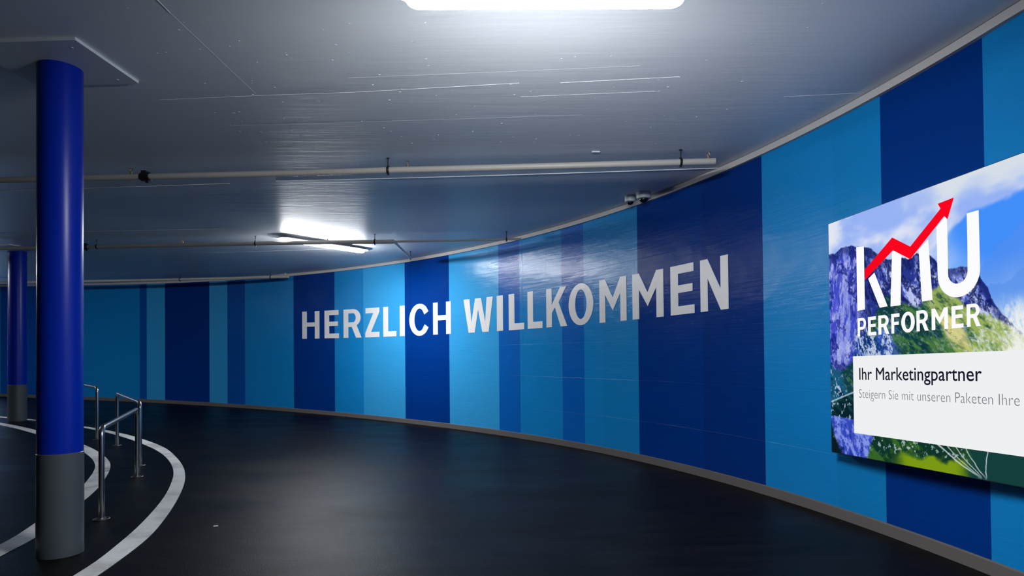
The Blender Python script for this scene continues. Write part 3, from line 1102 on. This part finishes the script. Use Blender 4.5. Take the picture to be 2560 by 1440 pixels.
    tr = sm(.009 - np.abs(V - (.405 + .32 * U)), 0, .006) * sm(.32 - U, 0, .02)
    img = mix(img, full * c(190, 204, 220), tr * .8)
    # ---- lower strip below the card
    bot = sm(.30 - .06 * U - V, 0, .01) * sm(U + .3 * V, .06, .09)
    brock = mix(full * c(52, 72, 186), full * c(128, 146, 228), sm(value_noise(Ud, Vd, 22, 16, 91, 5, .65), .40, .62))
    brock = mix(brock, full * c(24, 44, 150), sm(fine_, .56, .66) * .7)
    bgr = mix(full * c(14, 52, 40), full * c(52, 98, 40), sm(gn + (fine_ - .5) * .4, .42, .62))
    bgr = mix(bgr, full * c(200, 215, 225), sm(value_noise(U, V, 40, 40, 93, 3, .7), .63, .70) * .7 * sm(V, .03, .10))
    bgr = mix(bgr, full * c(122, 152, 20), sm(.11 - V + (N(10, 14, 94) - .5) * .12, 0, .05) * sm(U, .62, .80) * sm(1.36 - U, 0, .2))
    bgr = mix(bgr, full * c(20, 62, 58), sm(U, 1.22, 1.32))
    bt = mix(brock, bgr, sm(U - .44 + .35 * (.12 - V) + (fine_ - .5) * .04, -.01, .02))
    img = mix(img, bt, bot)
    for k, (ua, ub, w_) in enumerate(((1.02, 1.30, .014), (1.10, 1.32, .007), (1.16, 1.335, .006), (1.24, 1.36, .005), (1.40, 1.38, .005))):
        f = np.clip((.20 - V) / .17, 0, 1.1)
        uc = ua + (ub - ua) * f ** 1.3 + (N(10, 10, 95 + k) - .5) * .03
        wt = sm(w_ - np.abs(U - uc), 0, w_ * .7) * sm(.22 - V, 0, .02)
        img = mix(img, full * c(214, 222, 232), wt * .85 * sm(V, -.01, .04))
    dark_ = sm(.16 - U - .5 * V + (fine_ - .5) * .1, 0, .05) * sm(.14 - V, 0, .05)
    img = mix(img, full * c(8, 26, 34), dark_)
    img = np.clip(img, 0, 255) / 255.0
    return np.where(img <= 0.04045, img / 12.92, ((img + 0.055) / 1.055) ** 2.4)


# picture
du = 0.0033
nu, nv = int(1.72 / du), int(PH / du)
ug = np.concatenate([np.linspace(0, 1.72, nu + 1), np.linspace(1.72, PW, 120)[1:]])
vg = np.linspace(0, PH, nv + 1)
UU, VV = np.meshgrid(ug, vg)
rgb = paint_panel(UU, VV)
nx_, ny_ = len(ug), len(vg)
FRONT = 0.0
co = (UU[..., None] * np.array(EU) + VV[..., None] * np.array(EV) + FRONT * np.array(EN)).reshape(-1, 3)
idx = np.arange(nx_ * ny_).reshape(ny_, nx_)
quads = np.stack([idx[:-1, :-1], idx[1:, :-1], idx[1:, 1:], idx[:-1, 1:]], -1).reshape(-1, 4)
me = bpy.data.meshes.new('picture')
me.vertices.add(len(co))
me.vertices.foreach_set('co', co.ravel())
me.loops.add(quads.size)
me.loops.foreach_set('vertex_index', quads.ravel())
me.polygons.add(len(quads))
me.polygons.foreach_set('loop_start', np.arange(0, quads.size, 4))
me.update(calc_edges=True)
at = me.color_attributes.new('picture', 'FLOAT_COLOR', 'POINT')
at.data.foreach_set('color', np.concatenate([rgb.reshape(-1, 3), np.ones((nx_ * ny_, 1))], 1).ravel())
mp = emissive('screen_picture', (1, 1, 1, 1), 1.0)
an = mp.node_tree.nodes.new('ShaderNodeAttribute')
an.attribute_name = 'picture'
em = [n for n in mp.node_tree.nodes if n.type == 'EMISSION'][0]
mp.node_tree.links.new(an.outputs['Color'], em.inputs['Color'])
pic = link('picture', me, mp, panel)
pic['label'] = 'backlit picture of a rocky mountain with green slopes and a blue sky'

# housing
bm = bmesh.new()
corners = [(-.004, -.004), (PW + .004, -.004), (PW + .004, PH + .004), (-.004, PH + .004)]
fa = [bm.verts.new(on_panel(u, v, -.001)) for u, v in corners]
fb = [bm.verts.new(on_panel(u, v, -.048)) for u, v in corners]
bm.faces.new(fa)
bm.faces.new(list(reversed(fb)))
for k in range(4):
    j = (k + 1) % 4
    bm.faces.new((fa[k], fb[k], fb[j], fa[j]))
from_bm('housing', bm, M['panel_body'], panel, smooth=False)


def panel_shape(name, polys, mat, n, label=None, mesh=None, thick=0.0004):
    mesh = mesh or shape_mesh(polys, thick)
    mesh.name = name
    for v in mesh.vertices:
        v.co = on_panel(v.co.x, v.co.y, n + v.co.z)
    o = link(name, mesh, mat, panel)
    if label:
        o['label'] = label
    return o


panel_shape('text_card', [[(.267, .1765), (PW - .002, .155), (PW - .002, .752), (.267, .7665)]], CARD_W, .0015, 'plain white card area')
KST = [[(.3218, 1.600), (.4023, 1.590), (.4039, 1.1145), (.3234, 1.1115)]]
panel_shape('logo_letter', KST + [[(.4436, 1.3387), (.5065, 1.3747), (.6313, 1.1135), (.5554, 1.1115)]], LOGO_W, .0015, 'white letter K of the logo')
panel_shape('logo_letter', [[(.6816, 1.486), (.7047, 1.498), (.7656, 1.453), (.7517, 1.1084), (.6584, 1.1085)],
                            [(.9164, 1.462), (.9959, 1.512), (1.0223, 1.1125), (.9367, 1.1115)]], LOGO_W, .0015, 'white letter M of the logo')
panel_shape('logo_letter', [[(1.0628, 1.578), (1.1305, 1.630), (1.1442, 1.6055), (1.1453, 1.45)] + arc(1.2160, 1.262, .0707, .0712, 180, 360, 28)
            + [(1.2887, 1.42), (1.2876, 1.6098), (1.3685, 1.6089), (1.3698, 1.4371)] + arc(1.2188, 1.262, .1522, .1560, 360, 180, 36)
            + [(1.0650, 1.37)]], LOGO_W, .0015, 'white letter U of the logo')
panel_shape('logo_arrow', [[(.4106, 1.4121), (.6866, 1.5938), (.847, 1.4966), (1.0988, 1.6892), (1.0780, 1.726), (1.1993, 1.7322),
                            (1.1498, 1.6094), (1.1252, 1.6351), (.8452, 1.4112), (.6914, 1.5029), (.4134, 1.3357)]], RED, .0030,
            'red zigzag arrow rising to the right')
for ch, a, b_ in [('P', .3235, .4129), ('E', .4343, .5167), ('R', .5383, .6432), ('F', .6639, .7397), ('O', .7556, .8731), ('R', .8880, .9870),
                  ('M', 1.0126, 1.1386), ('E', 1.1658, 1.2513), ('R', 1.2748, 1.3682)]:
    g = glyph(ch, .27, .165)
    panel_shape('logo_letter', [[(a + x * (b_ - a), .9155 + y * (1.054 - .9155)) for x, y in p] for p in g], LOGO_W, .0015)


def panel_text(name, body, u0, u1, base, cap, mat, n, weight, label):
    cu = bpy.data.curves.new('txt', 'FONT')
    cu.body = body
    cu.size = 1.0
    cu.offset = min(0.0, weight)
    cu.bevel_depth = max(0.0, weight)
    cu.bevel_resolution = 0
    cu.resolution_u = 4
    cu.extrude = 0.0
    mesh = curve_mesh(cu)
    xs_ = [v.co.x for v in mesh.vertices]
    # cap height taken from the tallest capital
    cu2 = bpy.data.curves.new('txt', 'FONT')
    cu2.body = 'I'
    cu2.size = 1.0
    m2 = curve_mesh(cu2)
    hcap = max(v.co.y for v in m2.vertices)
    bpy.data.meshes.remove(m2)
    x0, x1 = min(xs_), max(xs_)
    for v in mesh.vertices:
        v.co = (u0 + (v.co.x - x0) / (x1 - x0) * (u1 - u0), base + v.co.y / hcap * cap, 0)
    # one part per word: cut at the wide gaps
    spans = sorted((min(mesh.vertices[i].co.x for i in p.vertices), max(mesh.vertices[i].co.x for i in p.vertices)) for p in mesh.polygons)
    gaps, right = [], spans[0][1]
    for p, q in spans[1:]:
        if p > right:
            gaps.append((p - right, right, p))
        right = max(right, q)
    cuts = sorted(g[1:] for g in sorted(gaps)[-body.count(' '):])
    groups, start = [], spans[0][0]
    for ga, gb in cuts:
        groups.append((start, ga))
        start = gb
    groups.append((start, right))
    for (p, q), word in zip(groups, body.split(' ')):
        bm_ = bmesh.new()
        bm_.from_mesh(mesh)
        bmesh.ops.delete(bm_, geom=[v for v in bm_.verts if v.co.x < p - 1e-5 or v.co.x > q + 1e-5], context='VERTS')
        mw = bpy.data.meshes.new(name)
        bm_.to_mesh(mw)
        bm_.free()
        panel_shape(name, None, mat, n, label % word, mw)
    bpy.data.meshes.remove(mesh)
    assert len(groups) == len(body.split(' ')), (body, len(groups))


panel_text('headline_word', 'Ihr Marketingpartner', .3338, 1.3712, .5868, .0888, INK, .0030, 0.007, 'dark headline word %s')
panel_text('subline_word', 'Steigern Sie mit unseren Paketen Ihre', .3280, 1.6035, .4495, .066, GREY_INK, .0030, -.012, 'thin grey word %s')

# second panel, only its edge is in the photo
t = thing('light_box', 'thin edge of a second backlit panel on the far wall at the left photo edge', 'advertising panel', (-16.40, 18.21, ramp(-16.4)), 0.21)
bm = bmesh.new()
add_box(bm, (0, .02, 1.62), (2.06, .06, 2.46))
from_bm('housing', bm, M['panel_body'], t, smooth=False)
bm = bmesh.new()
add_box(bm, (0, -.013, 1.62), (2.04, .006, 2.44))
from_bm('picture', bm, emissive('screen_pale_blue', srgb(150, 196, 255), 2.2), t, smooth=False)

# ------------------------------------------------------------------ scrap of litter
bm = bmesh.new()
add_box(bm, (0, 0, .006), (.034, .016, .010), .3, .003)
o = from_bm('litter_scrap', bm, M['scrap'])
o.location = (-2.36, 4.93, ramp(-2.36))
tag(o, 'tiny pale scrap lying on the black floor right of the white line', 'litter')
